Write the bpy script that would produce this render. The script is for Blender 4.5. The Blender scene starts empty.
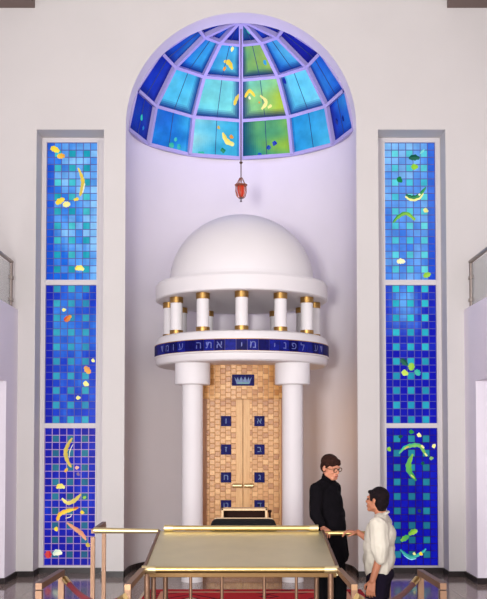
import bpy, bmesh, math, random
from math import sin, cos, pi, radians, sqrt
from mathutils import Vector, Matrix, noise, Quaternion
random.seed(4)
S = bpy.context.scene
C = S.collection

# ------------------------------------------------------------------ helpers
def lin(c):
    f = lambda v: v/12.92 if v <= .04045 else ((v+.055)/1.055)**2.4
    return tuple(f(v/255) for v in c)
def V(*a): return Vector(a)
ORG = {}
def root_loc(p):
    while p.parent is not None: p = p.parent
    return ORG.get(p.name, Vector((0, 0, 0)))
def setp(o, label=None, cat=None, group=None, kind=None):
    if label: o['label'] = label
    if cat: o['category'] = cat
    if group: o['group'] = group
    if kind: o['kind'] = kind
    return o
def thing(name, label, cat, loc=(0, 0, 0), group=None, kind=None):
    o = bpy.data.objects.new(name, None); C.objects.link(o)
    o.empty_display_size = .1
    o.location = loc; ORG[o.name] = Vector(loc)
    return setp(o, label, cat, group, kind)
def link(name, me, mats, parent=None, origin=None):
    """mesh given in world coordinates; its origin goes to its thing's base"""
    if not isinstance(mats, (list, tuple)): mats = [mats]
    for m in mats: me.materials.append(m)
    o = bpy.data.objects.new(name, me); C.objects.link(o)
    if parent is not None:
        off = root_loc(parent); o.parent = parent
    else:
        off = Vector(origin) if origin is not None else Vector((0, 0, 0))
        o.location = off; ORG[o.name] = off
    if off.length > 0: me.transform(Matrix.Translation(-off))
    return o
def obj(name, bm, mats, parent=None, smooth=None, origin=None):
    me = bpy.data.meshes.new(name)
    bmesh.ops.recalc_face_normals(bm, faces=bm.faces[:])
    bm.to_mesh(me); bm.free()
    if smooth:
        me.polygons.foreach_set('use_smooth', [True]*len(me.polygons))
        if smooth < 180: me.set_sharp_from_angle(angle=radians(smooth))
    return link(name, me, mats, parent, origin)
def BM(): return bmesh.new()
def box(bm, lo, hi, bev=0, mat=0):
    lo = Vector(lo); hi = Vector(hi)
    r = bmesh.ops.create_cube(bm, size=1)
    vs = r['verts']
    bmesh.ops.scale(bm, vec=hi-lo, verts=vs)
    bmesh.ops.translate(bm, vec=(lo+hi)/2, verts=vs)
    fs = list({f for v in vs for f in v.link_faces})
    for f in fs: f.material_index = mat
    if bev:
        es = list({e for v in vs for e in v.link_edges})
        bmesh.ops.bevel(bm, geom=es, offset=bev, segments=2, profile=.6, affect='EDGES')
def tube(bm, pts, r, n=12, mat=0, square=False):
    pts = [Vector(p) for p in pts]
    rings = []
    up0 = None
    for i, p in enumerate(pts):
        t = (pts[min(i+1, len(pts)-1)] - pts[max(i-1, 0)]).normalized()
        if up0 is None:
            up0 = Vector((0, 0, 1)) if abs(t.z) < .9 else Vector((0, 1, 0))
        a = t.cross(up0).normalized(); b = a.cross(t).normalized()
        up0 = b
        rr = r[i] if isinstance(r, (list, tuple)) else r
        ring = []
        for k in range(n):
            an = 2*pi*k/n + (pi/4 if square else 0)
            q = rr*(sqrt(2) if square else 1)
            ring.append(bm.verts.new(p + a*cos(an)*q + b*sin(an)*q))
        rings.append(ring)
    for A, B in zip(rings, rings[1:]):
        for k in range(n):
            f = bm.faces.new((A[k], A[(k+1) % n], B[(k+1) % n], B[k])); f.material_index = mat
    for f in (bm.faces.new(list(reversed(rings[0]))), bm.faces.new(rings[-1])): f.material_index = mat
def sq(bm, pts, r): tube(bm, pts, r, 4, 0, True)
def lathe(bm, prof, c=(0, 0, 0), n=64, mat=0, a0=0, a1=2*pi):
    c = Vector(c); full = abs(a1-a0-2*pi) < 1e-6
    m = n if full else n+1
    rings = []
    for (r, z) in prof:
        if r < 1e-6: rings.append([bm.verts.new(c+V(0, 0, z))]); continue
        rings.append([bm.verts.new(c+V(r*cos(a0+(a1-a0)*k/n), r*sin(a0+(a1-a0)*k/n), z)) for k in range(m)])
    for A, B in zip(rings, rings[1:]):
        for k in range(n if full else n):
            k2 = (k+1) % m
            if len(A) == 1 and len(B) == 1: continue
            if len(A) == 1: f = bm.faces.new((A[0], B[k], B[k2]))
            elif len(B) == 1: f = bm.faces.new((A[k], A[k2], B[0]))
            else: f = bm.faces.new((A[k], A[k2], B[k2], B[k]))
            f.material_index = mat
def copy_tree(o, parent=None):
    c = o.copy(); C.objects.link(c)
    if parent is not None: c.parent = parent
    for ch in list(o.children): copy_tree(ch, c)
    return c

# ------------------------------------------------------------------ materials
def mat(name, col, rough=.5, metal=0, var=0, scale=8, bump=0, bscale=60, spec=.5, sheen=0):
    m = bpy.data.materials.new(name); m.use_nodes = True
    nt = m.node_tree; b = nt.nodes['Principled BSDF']
    c = lin(col)
    b.inputs['Base Color'].default_value = (*c, 1)
    b.inputs['Roughness'].default_value = rough
    b.inputs['Metallic'].default_value = metal
    b.inputs['Specular IOR Level'].default_value = spec
    if sheen: b.inputs['Sheen Weight'].default_value = sheen
    tc = nt.nodes.new('ShaderNodeTexCoord')
    if var:
        n = nt.nodes.new('ShaderNodeTexNoise'); n.inputs['Scale'].default_value = scale; n.inputs['Detail'].default_value = 5
        r = nt.nodes.new('ShaderNodeValToRGB')
        r.color_ramp.elements[0].position = .3; r.color_ramp.elements[1].position = .7
        r.color_ramp.elements[0].color = (*[v*(1-var) for v in c], 1)
        r.color_ramp.elements[1].color = (*[min(1, v*(1+var)) for v in c], 1)
        nt.links.new(tc.outputs['Object'], n.inputs['Vector']); nt.links.new(n.outputs['Fac'], r.inputs['Fac'])
        nt.links.new(r.outputs['Color'], b.inputs['Base Color'])
    if bump:
        n2 = nt.nodes.new('ShaderNodeTexNoise'); n2.inputs['Scale'].default_value = bscale; n2.inputs['Detail'].default_value = 3
        bp = nt.nodes.new('ShaderNodeBump'); bp.inputs['Strength'].default_value = bump; bp.inputs['Distance'].default_value = .02
        nt.links.new(tc.outputs['Object'], n2.inputs['Vector']); nt.links.new(n2.outputs['Fac'], bp.inputs['Height'])
        nt.links.new(bp.outputs['Normal'], b.inputs['Normal'])
    return m
def glass_mat(name, strength=1.0):
    """back-lit stained glass: each piece has the colour stored on its faces"""
    m = bpy.data.materials.new(name); m.use_nodes = True
    nt = m.node_tree; b = nt.nodes['Principled BSDF']
    b.inputs['Base Color'].default_value = (.004, .006, .02, 1); b.inputs['Roughness'].default_value = .25
    b.inputs['Specular IOR Level'].default_value = .05
    a = nt.nodes.new('ShaderNodeAttribute'); a.attribute_name = 'Col'
    n = nt.nodes.new('ShaderNodeTexNoise'); n.inputs['Scale'].default_value = 5; n.inputs['Detail'].default_value = 4
    tc = nt.nodes.new('ShaderNodeTexCoord')
    mr = nt.nodes.new('ShaderNodeMapRange'); mr.inputs['From Min'].default_value = .3; mr.inputs['From Max'].default_value = .7
    mr.inputs['To Min'].default_value = .84*strength; mr.inputs['To Max'].default_value = 1.16*strength
    nt.links.new(tc.outputs['Object'], n.inputs['Vector']); nt.links.new(n.outputs['Fac'], mr.inputs['Value'])
    nt.links.new(a.outputs['Color'], b.inputs['Emission Color']); nt.links.new(mr.outputs['Result'], b.inputs['Emission Strength'])
    return m
def emis(name, col, strength=1.0):
    m = bpy.data.materials.new(name); m.use_nodes = True
    b = m.node_tree.nodes['Principled BSDF']
    b.inputs['Base Color'].default_value = (*[v*.2 for v in lin(col)], 1)
    b.inputs['Emission Color'].default_value = (*lin(col), 1); b.inputs['Emission Strength'].default_value = strength
    b.inputs['Roughness'].default_value = .3
    return m
def floor_mat():
    m = mat('polished_granite', (122, 108, 100), .1, 0, spec=.6)
    nt = m.node_tree; b = nt.nodes['Principled BSDF']
    tc = nt.nodes.new('ShaderNodeTexCoord')
    n = nt.nodes.new('ShaderNodeTexNoise'); n.inputs['Scale'].default_value = 45; n.inputs['Detail'].default_value = 6; n.inputs['Roughness'].default_value = .7
    r = nt.nodes.new('ShaderNodeValToRGB')
    r.color_ramp.elements[0].position = .35; r.color_ramp.elements[0].color = (*lin((118, 101, 94)), 1)
    r.color_ramp.elements[1].position = .68; r.color_ramp.elements[1].color = (*lin((178, 158, 147)), 1)
    br = nt.nodes.new('ShaderNodeTexBrick'); br.offset = 0; br.inputs['Scale'].default_value = 1
    br.inputs['Brick Width'].default_value = .6; br.inputs['Row Height'].default_value = .6
    br.inputs['Mortar Size'].default_value = .008
    br.inputs['Color1'].default_value = (1, 1, 1, 1); br.inputs['Color2'].default_value = (.85, .85, .85, 1); br.inputs['Mortar'].default_value = (.45, .45, .45, 1)
    mx = nt.nodes.new('ShaderNodeMixRGB'); mx.blend_type = 'MULTIPLY'; mx.inputs[0].default_value = 1
    nt.links.new(tc.outputs['Object'], n.inputs['Vector']); nt.links.new(n.outputs['Fac'], r.inputs['Fac'])
    nt.links.new(tc.outputs['Object'], br.inputs['Vector'])
    nt.links.new(r.outputs['Color'], mx.inputs[1]); nt.links.new(br.outputs['Color'], mx.inputs[2])
    nt.links.new(mx.outputs[0], b.inputs['Base Color'])
    return m
def parquet_mat():
    """woven squares of light wood: tone changes square by square, in the X-Z plane"""
    m = mat('woven_wood', (200, 150, 90), .38, 0)
    nt = m.node_tree; L = nt.links; b = nt.nodes['Principled BSDF']
    tc = nt.nodes.new('ShaderNodeTexCoord'); sx = nt.nodes.new('ShaderNodeSeparateXYZ'); L.new(tc.outputs['Object'], sx.inputs[0])
    def M(op, a, bb=None):
        q = nt.nodes.new('ShaderNodeMath'); q.operation = op
        for i, v in enumerate((a, bb)):
            if v is None: continue
            if isinstance(v, (int, float)): q.inputs[i].default_value = v
            else: L.new(v, q.inputs[i])
        return q.outputs[0]
    P = .083
    x = M('DIVIDE', sx.outputs['X'], P)
    z0 = M('DIVIDE', sx.outputs['Z'], P)
    ix = M('FLOOR', x)
    z = M('ADD', z0, M('MULTIPLY', M('MODULO', M('ABSOLUTE', ix), 2), .5))    # every other column drops by half a square
    iz = M('FLOOR', z)
    cb = nt.nodes.new('ShaderNodeCombineXYZ'); L.new(ix, cb.inputs[0]); L.new(iz, cb.inputs[1])
    wn = nt.nodes.new('ShaderNodeTexWhiteNoise'); wn.noise_dimensions = '2D'; L.new(cb.outputs[0], wn.inputs['Vector'])
    par = M('MODULO', M('ABSOLUTE', M('ADD', ix, iz)), 2)
    tone = M('ADD', M('MULTIPLY', wn.outputs['Value'], .6), M('MULTIPLY', par, .4))
    r = nt.nodes.new('ShaderNodeValToRGB')
    r.color_ramp.elements[0].color = (*lin((176, 116, 60)), 1); r.color_ramp.elements[1].color = (*lin((226, 174, 110)), 1)
    e = r.color_ramp.elements.new(.5); e.color = (*lin((207, 150, 86)), 1)
    L.new(tone, r.inputs['Fac'])
    fx = M('FRACT', x); fz = M('FRACT', z)
    edge = M('MINIMUM', M('MINIMUM', fx, M('SUBTRACT', 1, fx)), M('MINIMUM', fz, M('SUBTRACT', 1, fz)))
    mr = nt.nodes.new('ShaderNodeMapRange'); mr.inputs['From Max'].default_value = .1; mr.inputs['To Min'].default_value = .62; L.new(edge, mr.inputs['Value'])
    g = nt.nodes.new('ShaderNodeTexNoise'); g.inputs['Scale'].default_value = 30; g.inputs['Detail'].default_value = 4; L.new(tc.outputs['Object'], g.inputs['Vector'])
    gr = M('ADD', M('MULTIPLY', g.outputs['Fac'], .3), .85)
    k = M('MULTIPLY', mr.outputs['Result'], gr)
    vm = nt.nodes.new('ShaderNodeVectorMath'); vm.operation = 'SCALE'; L.new(r.outputs['Color'], vm.inputs[0]); L.new(k, vm.inputs['Scale'])
    L.new(vm.outputs[0], b.inputs['Base Color'])
    bp = nt.nodes.new('ShaderNodeBump'); bp.inputs['Strength'].default_value = .5; bp.inputs['Distance'].default_value = .01
    L.new(mr.outputs['Result'], bp.inputs['Height']); L.new(bp.outputs['Normal'], b.inputs['Normal'])
    return m
def wood_mat(name, c1, c2, rough=.4):
    m = mat(name, c1, rough); nt = m.node_tree; b = nt.nodes['Principled BSDF']
    tc = nt.nodes.new('ShaderNodeTexCoord'); mp = nt.nodes.new('ShaderNodeMapping'); mp.inputs['Scale'].default_value = (14, 14, 1.2)
    n = nt.nodes.new('ShaderNodeTexNoise'); n.inputs['Scale'].default_value = 3; n.inputs['Detail'].default_value = 6
    r = nt.nodes.new('ShaderNodeValToRGB'); r.color_ramp.elements[0].position = .3; r.color_ramp.elements[1].position = .7
    r.color_ramp.elements[0].color = (*lin(c1), 1); r.color_ramp.elements[1].color = (*lin(c2), 1)
    nt.links.new(tc.outputs['Object'], mp.inputs[0]); nt.links.new(mp.outputs[0], n.inputs['Vector'])
    nt.links.new(n.outputs['Fac'], r.inputs['Fac']); nt.links.new(r.outputs['Color'], b.inputs['Base Color'])
    return m
def rug_mat(name, c1, c2, c3, scale):
    m = mat(name, c1, .95, spec=.1); nt = m.node_tree; L = nt.links; b = nt.nodes['Principled BSDF']
    tc = nt.nodes.new('ShaderNodeTexCoord')
    v = nt.nodes.new('ShaderNodeTexVoronoi'); v.inputs['Scale'].default_value = scale; v.distance = 'MANHATTAN'
    L.new(tc.outputs['Object'], v.inputs['Vector'])
    r = nt.nodes.new('ShaderNodeValToRGB'); r.color_ramp.interpolation = 'CONSTANT'
    el = r.color_ramp.elements
    el[0].color = (*lin(c3), 1); el[1].position = .24; el[1].color = (*lin(c2), 1)
    for p, c in ((.33, c1), (.62, c2), (.72, c1)):
        e = el.new(p); e.color = (*lin(c), 1)
    L.new(v.outputs['Distance'], r.inputs['Fac']); L.new(r.outputs['Color'], b.inputs['Base Color'])
    return m
def weave_bump(m, scale, strength):
    return m

PLASTER = mat('white_plaster', (216, 212, 209), .9, var=.015, scale=1.5, bump=.04, bscale=30, spec=.2)
NICHE = mat('niche_plaster', (230, 223, 226), .85, var=.015, scale=1.5, spec=.2)
GALLERY = mat('gallery_plaster', (244, 238, 248), .85, spec=.2)
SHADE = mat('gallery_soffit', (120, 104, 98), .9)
TRIM = mat('white_trim', (222, 216, 218), .6, spec=.3)
RIB = mat('dome_rib_paint', (178, 168, 214), .6, spec=.3)
FLOOR = floor_mat()
DARKSTONE = mat('dark_granite', (38, 29, 29), .35, var=.35, scale=60, spec=.25)
ARK = mat('ark_white', (232, 228, 229), .55, var=.008, scale=2, spec=.35)
BRASS = mat('polished_brass', (212, 186, 124), .32, 1, var=.05, scale=20)
COLLAR = mat('collar_brass', (178, 140, 82), .3, 1, var=.1, scale=20)
SATIN = mat('satin_brass_sheet', (222, 210, 166), .42, .9, var=.03, scale=5)
BRONZE = mat('bronze_tube', (116, 87, 67), .45, .6, var=.08, scale=20)
PALEBRASS = mat('pale_brass_tube', (214, 196, 150), .4, .9, var=.05, scale=20)
STEEL = mat('satin_steel', (150, 138, 130), .35, .9)
PARQ = parquet_mat()
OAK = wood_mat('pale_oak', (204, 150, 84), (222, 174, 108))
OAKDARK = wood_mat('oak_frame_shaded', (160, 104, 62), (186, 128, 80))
BLUETILE = mat('cobalt_tile', (12, 12, 86), .5, var=.4, scale=14, spec=.1)
BLUETILE2 = mat('cobalt_tile_light', (22, 28, 122), .5, var=.4, scale=14, spec=.1)
GROUT = mat('tile_grout', (96, 88, 150), .6)
LETTER = mat('letter_glaze', (92, 102, 172), .4, var=.35, scale=25)
LETTER2 = mat('letter_glaze_pale', (66, 96, 150), .4, var=.3, scale=25)
GOLDLINE = mat('gilt_line', (190, 140, 90), .4, .6)
GLASS = glass_mat('stained_glass', 1.0)
LEAD = mat('lead_came', (98, 98, 172), .6, spec=.1)
LEADPINK = mat('lead_came_pink', (196, 164, 206), .6, spec=.1)
LEADDARK = mat('lead_came_dark', (48, 22, 120), .6, spec=.1)
BLACKLEAD = mat('dome_lead_line', (30, 50, 110), .6)
VELVETRED = mat('red_velvet', (112, 20, 34), .9, sheen=.08, bump=.3, bscale=120)
VELVETBROWN = mat('maroon_velvet', (78, 36, 36), .9, sheen=.08, bump=.3, bscale=120)
BLACKCLOTH = mat('black_cloth', (20, 18, 20), .9, bump=.2, bscale=200, spec=.2)
RAILGLASS = mat('pale_glass', (190, 200, 196), .1)
b_ = RAILGLASS.node_tree.nodes['Principled BSDF']; b_.inputs['Transmission Weight'].default_value = .55; b_.inputs['Alpha'].default_value = .35

# ------------------------------------------------------------------ setting
bm = BM(); box(bm, (-8, -4, -.2), (8, 17.5, 0)); setp(obj('floor', bm, FLOOR), 'polished grey brown granite tile floor of the hall', 'floor', kind='structure')
bm = BM(); box(bm, (-1.15, 5.2, 0), (1.02, 10.1, .21), .01)
setp(obj('floor_dais', bm, FLOOR), 'low stone platform carrying the brass reading table', 'platform', kind='structure')

WY = 14.5; NR = 1.825; NZ = 7.1; RX0, RX1, RZ = 2.17, 3.235, 7.04; RD = .45; TOP = 10.4
bm = BM()
def quad(a, b, c, d, mi=0):
    f = bm.faces.new([bm.verts.new(p) for p in (a, b, c, d)]); f.material_index = mi
def wallq(x0, x1, z0, z1): quad((x0, WY, z0), (x1, WY, z0), (x1, WY, z1), (x0, WY, z1))
for s in (-1, 1):
    wallq(s*7, s*RX1, 0, TOP); wallq(s*RX1, s*RX0, RZ, TOP); wallq(s*RX0, s*NR, 0, TOP)
    # reveals and back of the window recess
    for x in (RX0, RX1): quad((s*x, WY, 0), (s*x, WY+RD, 0), (s*x, WY+RD, RZ), (s*x, WY, RZ))
    quad((s*RX0, WY, RZ), (s*RX1, WY, RZ), (s*RX1, WY+RD, RZ), (s*RX0, WY+RD, RZ))
N = 48
for k in range(N):
    a0 = pi*k/N; a1 = pi*(k+1)/N
    p0 = (NR*cos(a0), NZ+NR*sin(a0)); p1 = (NR*cos(a1), NZ+NR*sin(a1))
    quad((p0[0], WY, p0[1]), (p1[0], WY, p1[1]), (p1[0], WY, TOP), (p0[0], WY, TOP))
quad((-NR, WY, NZ), (-NR, WY, NZ), (-NR, WY, TOP), (-NR, WY, TOP)) if False else None
bmesh.ops.remove_doubles(bm, verts=bm.verts[:], dist=1e-4)
setp(obj('wall_front', bm, PLASTER), 'tall white plaster wall around the arched niche', 'wall', kind='structure')

# niche: barrel reveal, half-round back
ND = WY+.38; NY = 1.6
bm = BM()
for s in (-1, 1): quad((s*NR, WY, 0), (s*NR, ND, 0), (s*NR, ND, NZ), (s*NR, WY, NZ))
for k in range(N):
    a0 = pi*k/N; a1 = pi*(k+1)/N
    quad((NR*cos(a0), WY, NZ+NR*sin(a0)), (NR*cos(a1), WY, NZ+NR*sin(a1)), (NR*cos(a1), ND, NZ+NR*sin(a1)), (NR*cos(a0), ND, NZ+NR*sin(a0)))
    quad((NR*cos(a0), ND+NY*sin(a0), 0), (NR*cos(a1), ND+NY*sin(a1), 0), (NR*cos(a1), ND+NY*sin(a1), NZ+.05), (NR*cos(a0), ND+NY*sin(a0), NZ+.05))
bmesh.ops.remove_doubles(bm, verts=bm.verts[:], dist=1e-4)
setp(obj('wall_niche', bm, NICHE, smooth=40), 'curved white niche wall behind the ark', 'wall', kind='structure')

bm = BM()
for k in range(N):
    a0 = pi*k/N; a1 = pi*(k+1)/N
    quad((NR*cos(a0), ND, NZ+NR*sin(a0)), (NR*cos(a1), ND, NZ+NR*sin(a1)), (2.0*cos(a1), ND, NZ+2.05*sin(a1)), (2.0*cos(a0), ND, NZ+2.05*sin(a0)))
bmesh.ops.remove_doubles(bm, verts=bm.verts[:], dist=1e-4)
setp(obj('trim_1', bm, NICHE), 'narrow plaster ring closing the rim of the glass half dome', 'trim', kind='structure')

# side galleries: pier, parapet, soffit
for s, side in ((-1, 'left'), (1, 'right')):
    bm = BM()
    X0 = 3.5
    def sbox(x0, x1, y0, y1, z0, z1, b=0): box(bm, (min(s*x0, s*x1), y0, z0), (max(s*x0, s*x1), y1, z1), b)
    sbox(X0, 4.4, 13.8, WY, 0, 3.01)
    sbox(X0, X0+.2, 4.0, WY, 3.01, 4.17)
    sbox(X0+.2, 6.8, 4.0, WY, 2.95, 3.12)
    sbox(6.8, 7, -3, WY, 0, TOP)
    sbox(X0, 4.4, 4.0, 4.7, 0, 3.01)
    setp(obj('wall_'+side, bm, GALLERY), 'white gallery front and pier on the %s side of the hall' % side, 'wall', kind='structure')
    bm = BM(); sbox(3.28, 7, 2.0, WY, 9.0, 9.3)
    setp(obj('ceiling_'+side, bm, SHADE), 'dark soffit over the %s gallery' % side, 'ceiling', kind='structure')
    # glass railing on the parapet
    g = thing('gallery_railing', 'steel and glass gallery railing on the %s parapet' % side, 'railing', (s*3.6, 13.6, 4.17), 'glass railings on the two galleries')
    bm = BM(); tube(bm, [(s*3.57, 14.34, 4.9), (s*3.57, 4.2, 4.9)], .03); obj('handrail', bm, STEEL, g, 40)
    for yy in (14.3, 12.2, 10.1, 8.0):
        bm = BM(); tube(bm, [(s*3.57, yy, 4.17), (s*3.57, yy, 4.88)], .028, 10); po = obj('post', bm, STEEL, g, 40)
        for zz in (4.3, 4.65):
            bm = BM(); box(bm, (s*3.57-.03, yy-.07, zz-.03), (s*3.57+.03, yy+.07, zz+.03), .008); obj('clamp', bm, STEEL, po)
    for y0, y1 in ((12.28, 14.24), (10.18, 12.12), (8.08, 10.02)):
        bm = BM(); box(bm, (s*3.57-.006, y0, 4.2), (s*3.57+.006, y1, 4.84)); obj('glass_pane', bm, RAILGLASS, g)

bm = BM(); box(bm, (-7, -4, TOP), (7, WY, TOP+.2)); setp(obj('ceiling', bm, PLASTER), 'white hall ceiling high above the floor', 'ceiling', kind='structure')

# dark stone baseboards
def base_strip(name, pts, label):
    bm = BM(); H = .09; T = .02
    P = [Vector((x, y, 0)) for x, y in pts]
    prev = None
    for i, p in enumerate(P):
        t = (P[min(i+1, len(P)-1)]-P[max(i-1, 0)]).normalized(); n = Vector((t.y, -t.x, 0))*T
        ring = [bm.verts.new(p), bm.verts.new(p+n), bm.verts.new(p+n+V(0, 0, H)), bm.verts.new(p+V(0, 0, H))]
        if prev:
            for k in range(4): bm.faces.new((prev[k], prev[(k+1) % 4], ring[(k+1) % 4], ring[k]))
        prev = ring
    setp(obj(name, bm, DARKSTONE), label, 'baseboard', kind='structure')
nic = [(-NR, WY), (-NR, ND)] + [(-NR*cos(pi*k/32), ND+NY*sin(pi*k/32)) for k in range(1, 32)] + [(NR, ND), (NR, WY)]
base_strip('baseboard_niche', nic, 'dark granite skirting around the curved niche')
base_strip('baseboard_left', [(-4.4, 13.8), (-3.5, 13.8), (-3.5, WY), (-RX1, WY), (-RX1, WY+RD-.05), (-RX0, WY+RD-.05), (-RX0, WY), (-NR, WY)], 'dark granite skirting under the left window')
base_strip('baseboard_right', [(NR, WY), (RX0, WY), (RX0, WY+RD-.05), (RX1, WY+RD-.05), (RX1, WY), (3.5, WY), (3.5, 13.8), (4.4, 13.8)], 'dark granite skirting under the right window')

# ------------------------------------------------------------------ stained glass
def colour_faces(me, cols):
    a = me.color_attributes.new('Col', 'FLOAT_COLOR', 'CORNER')
    flat = []
    for p in me.polygons:
        for li in p.loop_indices: flat.extend((*cols[p.index], 1))
    a.data.foreach_set('color', flat)
def mixc(a, b, t):
    t = max(0, min(1, t)); return tuple(a[i]*(1-t)+b[i]*t for i in range(3))
def flat_shape(pts_w):
    """outline polygon of a stroke: list of (x, z, width)"""
    L, R = [], []
    n = len(pts_w)
    for i, (x, z, w) in enumerate(pts_w):
        ax, az, _ = pts_w[max(i-1, 0)]; bx, bz, _ = pts_w[min(i+1, n-1)]
        dx, dz = bx-ax, bz-az; l = sqrt(dx*dx+dz*dz) or 1
        L.append((x-dz/l*w/2, z+dx/l*w/2)); R.append((x+dz/l*w/2, z-dx/l*w/2))
    return L, R
def resample(pts, k=6):
    """Catmull-Rom through (a, b, width) points"""
    out = []
    n = len(pts)
    for i in range(n-1):
        p0, p1, p2, p3 = pts[max(i-1, 0)], pts[i], pts[i+1], pts[min(i+2, n-1)]
        for j in range(k):
            t = j/k
            out.append(tuple(.5*((2*p1[d])+(-p0[d]+p2[d])*t+(2*p0[d]-5*p1[d]+4*p2[d]-p3[d])*t*t+(-p0[d]+3*p1[d]-3*p2[d]+p3[d])*t**3) for d in range(len(p1))))
    out.append(pts[-1]); return out
def motif_mesh(name, stroke, c0, c1, place, seed):
    """a leaf/fish shaped piece of glass; stroke in flat coordinates, place() maps (a, b) to a point of the glass"""
    rnd = random.Random(seed)
    if len(stroke) == 1:
        a, b, w = stroke[0]
        cs = []; n = 14; ph = rnd.random()*6
        outline = [(a+w/2*cos(2*pi*k/n)*(1+.22*sin(2*2*pi*k/n+ph)), b+w/2*sin(2*pi*k/n)*(1+.18*sin(3*2*pi*k/n+ph))) for k in range(n)]
        vs = [place(*q) for q in outline]; fs = [list(range(n))]; cs = [lin(c0)]
    else:
        q = resample(stroke); m = len(q)
        q = [(a, b, w*(.35+.65*sqrt(max(0, sin(pi*(i+.25)/(m-.5)))))*(1+.15*sin(i*1.7+seed))) for i, (a, b, w) in enumerate(q)]
        Lp, Rp = flat_shape(q)
        Mp = [((l[0]*.62+r[0]*.38), (l[1]*.62+r[1]*.38)) for l, r in zip(Lp, Rp)]
        vs = [place(*p) for p in Lp]+[place(*p) for p in Mp]+[place(*p) for p in Rp]; fs = []; cs = []
        for i in range(m-1):
            t = i/(m-1)
            fs.append((i, i+1, m+i+1, m+i)); cs.append(lin(mixc(c0, c1, t)))
            fs.append((m+i, m+i+1, 2*m+i+1, 2*m+i)); cs.append(lin(mixc(mixc(c0, c1, t), mixc(c1, (255, 250, 200), .25), .55)))
    me = bpy.data.meshes.new(name); me.from_pydata(vs, [], fs); me.update()
    colour_faces(me, cs)
    return me

YEL = (255, 218, 50); PALE = (255, 246, 150); ORA = (244, 160, 40); RED = (206, 40, 34); SAL = (226, 150, 110); WHI = (255, 248, 215)
DGR = (10, 84, 60); GRN = (40, 150, 70); LIM = (150, 206, 50); TEAL = (50, 190, 170); OLI = (216, 186, 70); PCH = (236, 180, 150); GRY = (140, 110, 140)
Y1 = WY+RD
def tall_window(idx, x0, side, motifs, colfun, leads, label):
    """three stacked panels of 7 x 19 square panes"""
    w = thing('window_%d' % idx, label, 'window', (x0+.41, Y1, 0), kind='structure')
    Wd = .822; ZS = [(6.968, 4.715), (4.632, 2.395), (2.32, .12)]
    xa, xb = (RX0, RX1) if side > 0 else (-RX1, -RX0)
    bm = BM(); d0, d1 = Y1-.04, Y1+.06
    box(bm, (xa, d0, 0), (x0, d1, RZ)); box(bm, (x0+Wd, d0, 0), (xb, d1, RZ))
    box(bm, (x0, d0, ZS[0][0]), (x0+Wd, d1, RZ)); box(bm, (x0, d0, 0), (x0+Wd, d1, ZS[2][1]))
    box(bm, (x0, d0-.01, ZS[1][0]), (x0+Wd, d1, ZS[0][1])); box(bm, (x0, d0-.01, ZS[2][0]), (x0+Wd, d1, ZS[1][1]))
    # raised bead round the glass
    for zt, zb in ZS:
        for bx in ((x0-.02, x0), (x0+Wd, x0+Wd+.02)): box(bm, (bx[0], d0-.02, zb-.02), (bx[1], d0, zt+.02))
    obj('window_frame', bm, TRIM, w)
    for p, (zt, zb) in enumerate(ZS):
        vs, fs, cs = [], [], []
        tw = Wd/7; th = (zt-zb)/19
        for r in range(19):
            for c in range(7):
                n = 2
                for i in range(n):
                    for j in range(n):
                        u0 = c+j/n; u1 = c+(j+1)/n; v0 = r+i/n; v1 = r+(i+1)/n
                        k = len(vs)
                        vs += [(x0+u0*tw, Y1+.0, zt-v0*th), (x0+u1*tw, Y1, zt-v0*th), (x0+u1*tw, Y1, zt-v1*th), (x0+u0*tw, Y1, zt-v1*th)]
                        fs.append((k, k+1, k+2, k+3)); cs.append(colfun(p, r, c, (u0+u1)/2, (v0+v1)/2))
        me = bpy.data.meshes.new('glass_panel'); me.from_pydata(vs, [], fs); me.update(); colour_faces(me, cs)
        gp = link('glass_panel', me, GLASS, w)
        bm = BM(); lw = .0055
        for c in range(8):
            x = x0+c*tw; box(bm, (x-lw, Y1-.012, zb), (x+lw, Y1-.002, zt))
        for r in range(20):
            z = zt-r*th; box(bm, (x0, Y1-.011, z-lw), (x0+Wd, Y1-.002, z+lw))
        obj('leading', bm, leads[p], gp)
        for q, (stroke, c0, c1) in enumerate(motifs[p]):
            st = [(a*tw, -b*th, ww*tw) for a, b, ww in stroke]
            me = motif_mesh('glass_motif', st, c0, c1, lambda a, b: (x0+a, Y1-.016-.0004*q, zt+b), q+p*7+idx)
            link('glass_motif', me, GLASS, gp)
    return w

tile_rnd = random.Random(11)
jit = {}
def J(side, p, r, c):
    k = (side, p, r, c)
    if k not in jit: jit[k] = tile_rnd.uniform(-1, 1)
    return jit[k]
def left_col(p, r, c, u, v):
    j = J(0, p, r, c); n = noise.noise((u*.45, v*.22+p*9, 3.3))
    if p == 0:
        base = mixc((24, 104, 222), (140, 200, 250), .58+.35*(u-3)/3.5+.5*n-max(0, v-12)*.05+.3*j)
        teal = mixc((16, 150, 176), (86, 206, 214), .5+.5*n+.3*j)
        if c == 0: base = mixc(base, (10, 50, 190), .5)
    elif p == 1:
        base = mixc((20, 58, 196), (58, 132, 226), .62-.035*v+.7*n+.3*j+(.1 if 1 < c < 5 else -.12))
        teal = mixc((34, 132, 178), (58, 176, 196), .5+.4*n+.3*j)
        if c == 0: base = mixc(base, (10, 10, 160), .7)
    else:
        base = mixc((14, 12, 158), (24, 60, 206), .3-.01*v+.7*n+.25*j)
        teal = mixc((28, 92, 130), (44, 132, 156), .5-.03*v+.4*n+.3*j)
    par = 0 if p == 1 else 1
    return lin(teal if (c % 2 == 1 and r % 2 == par) else base)
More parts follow.
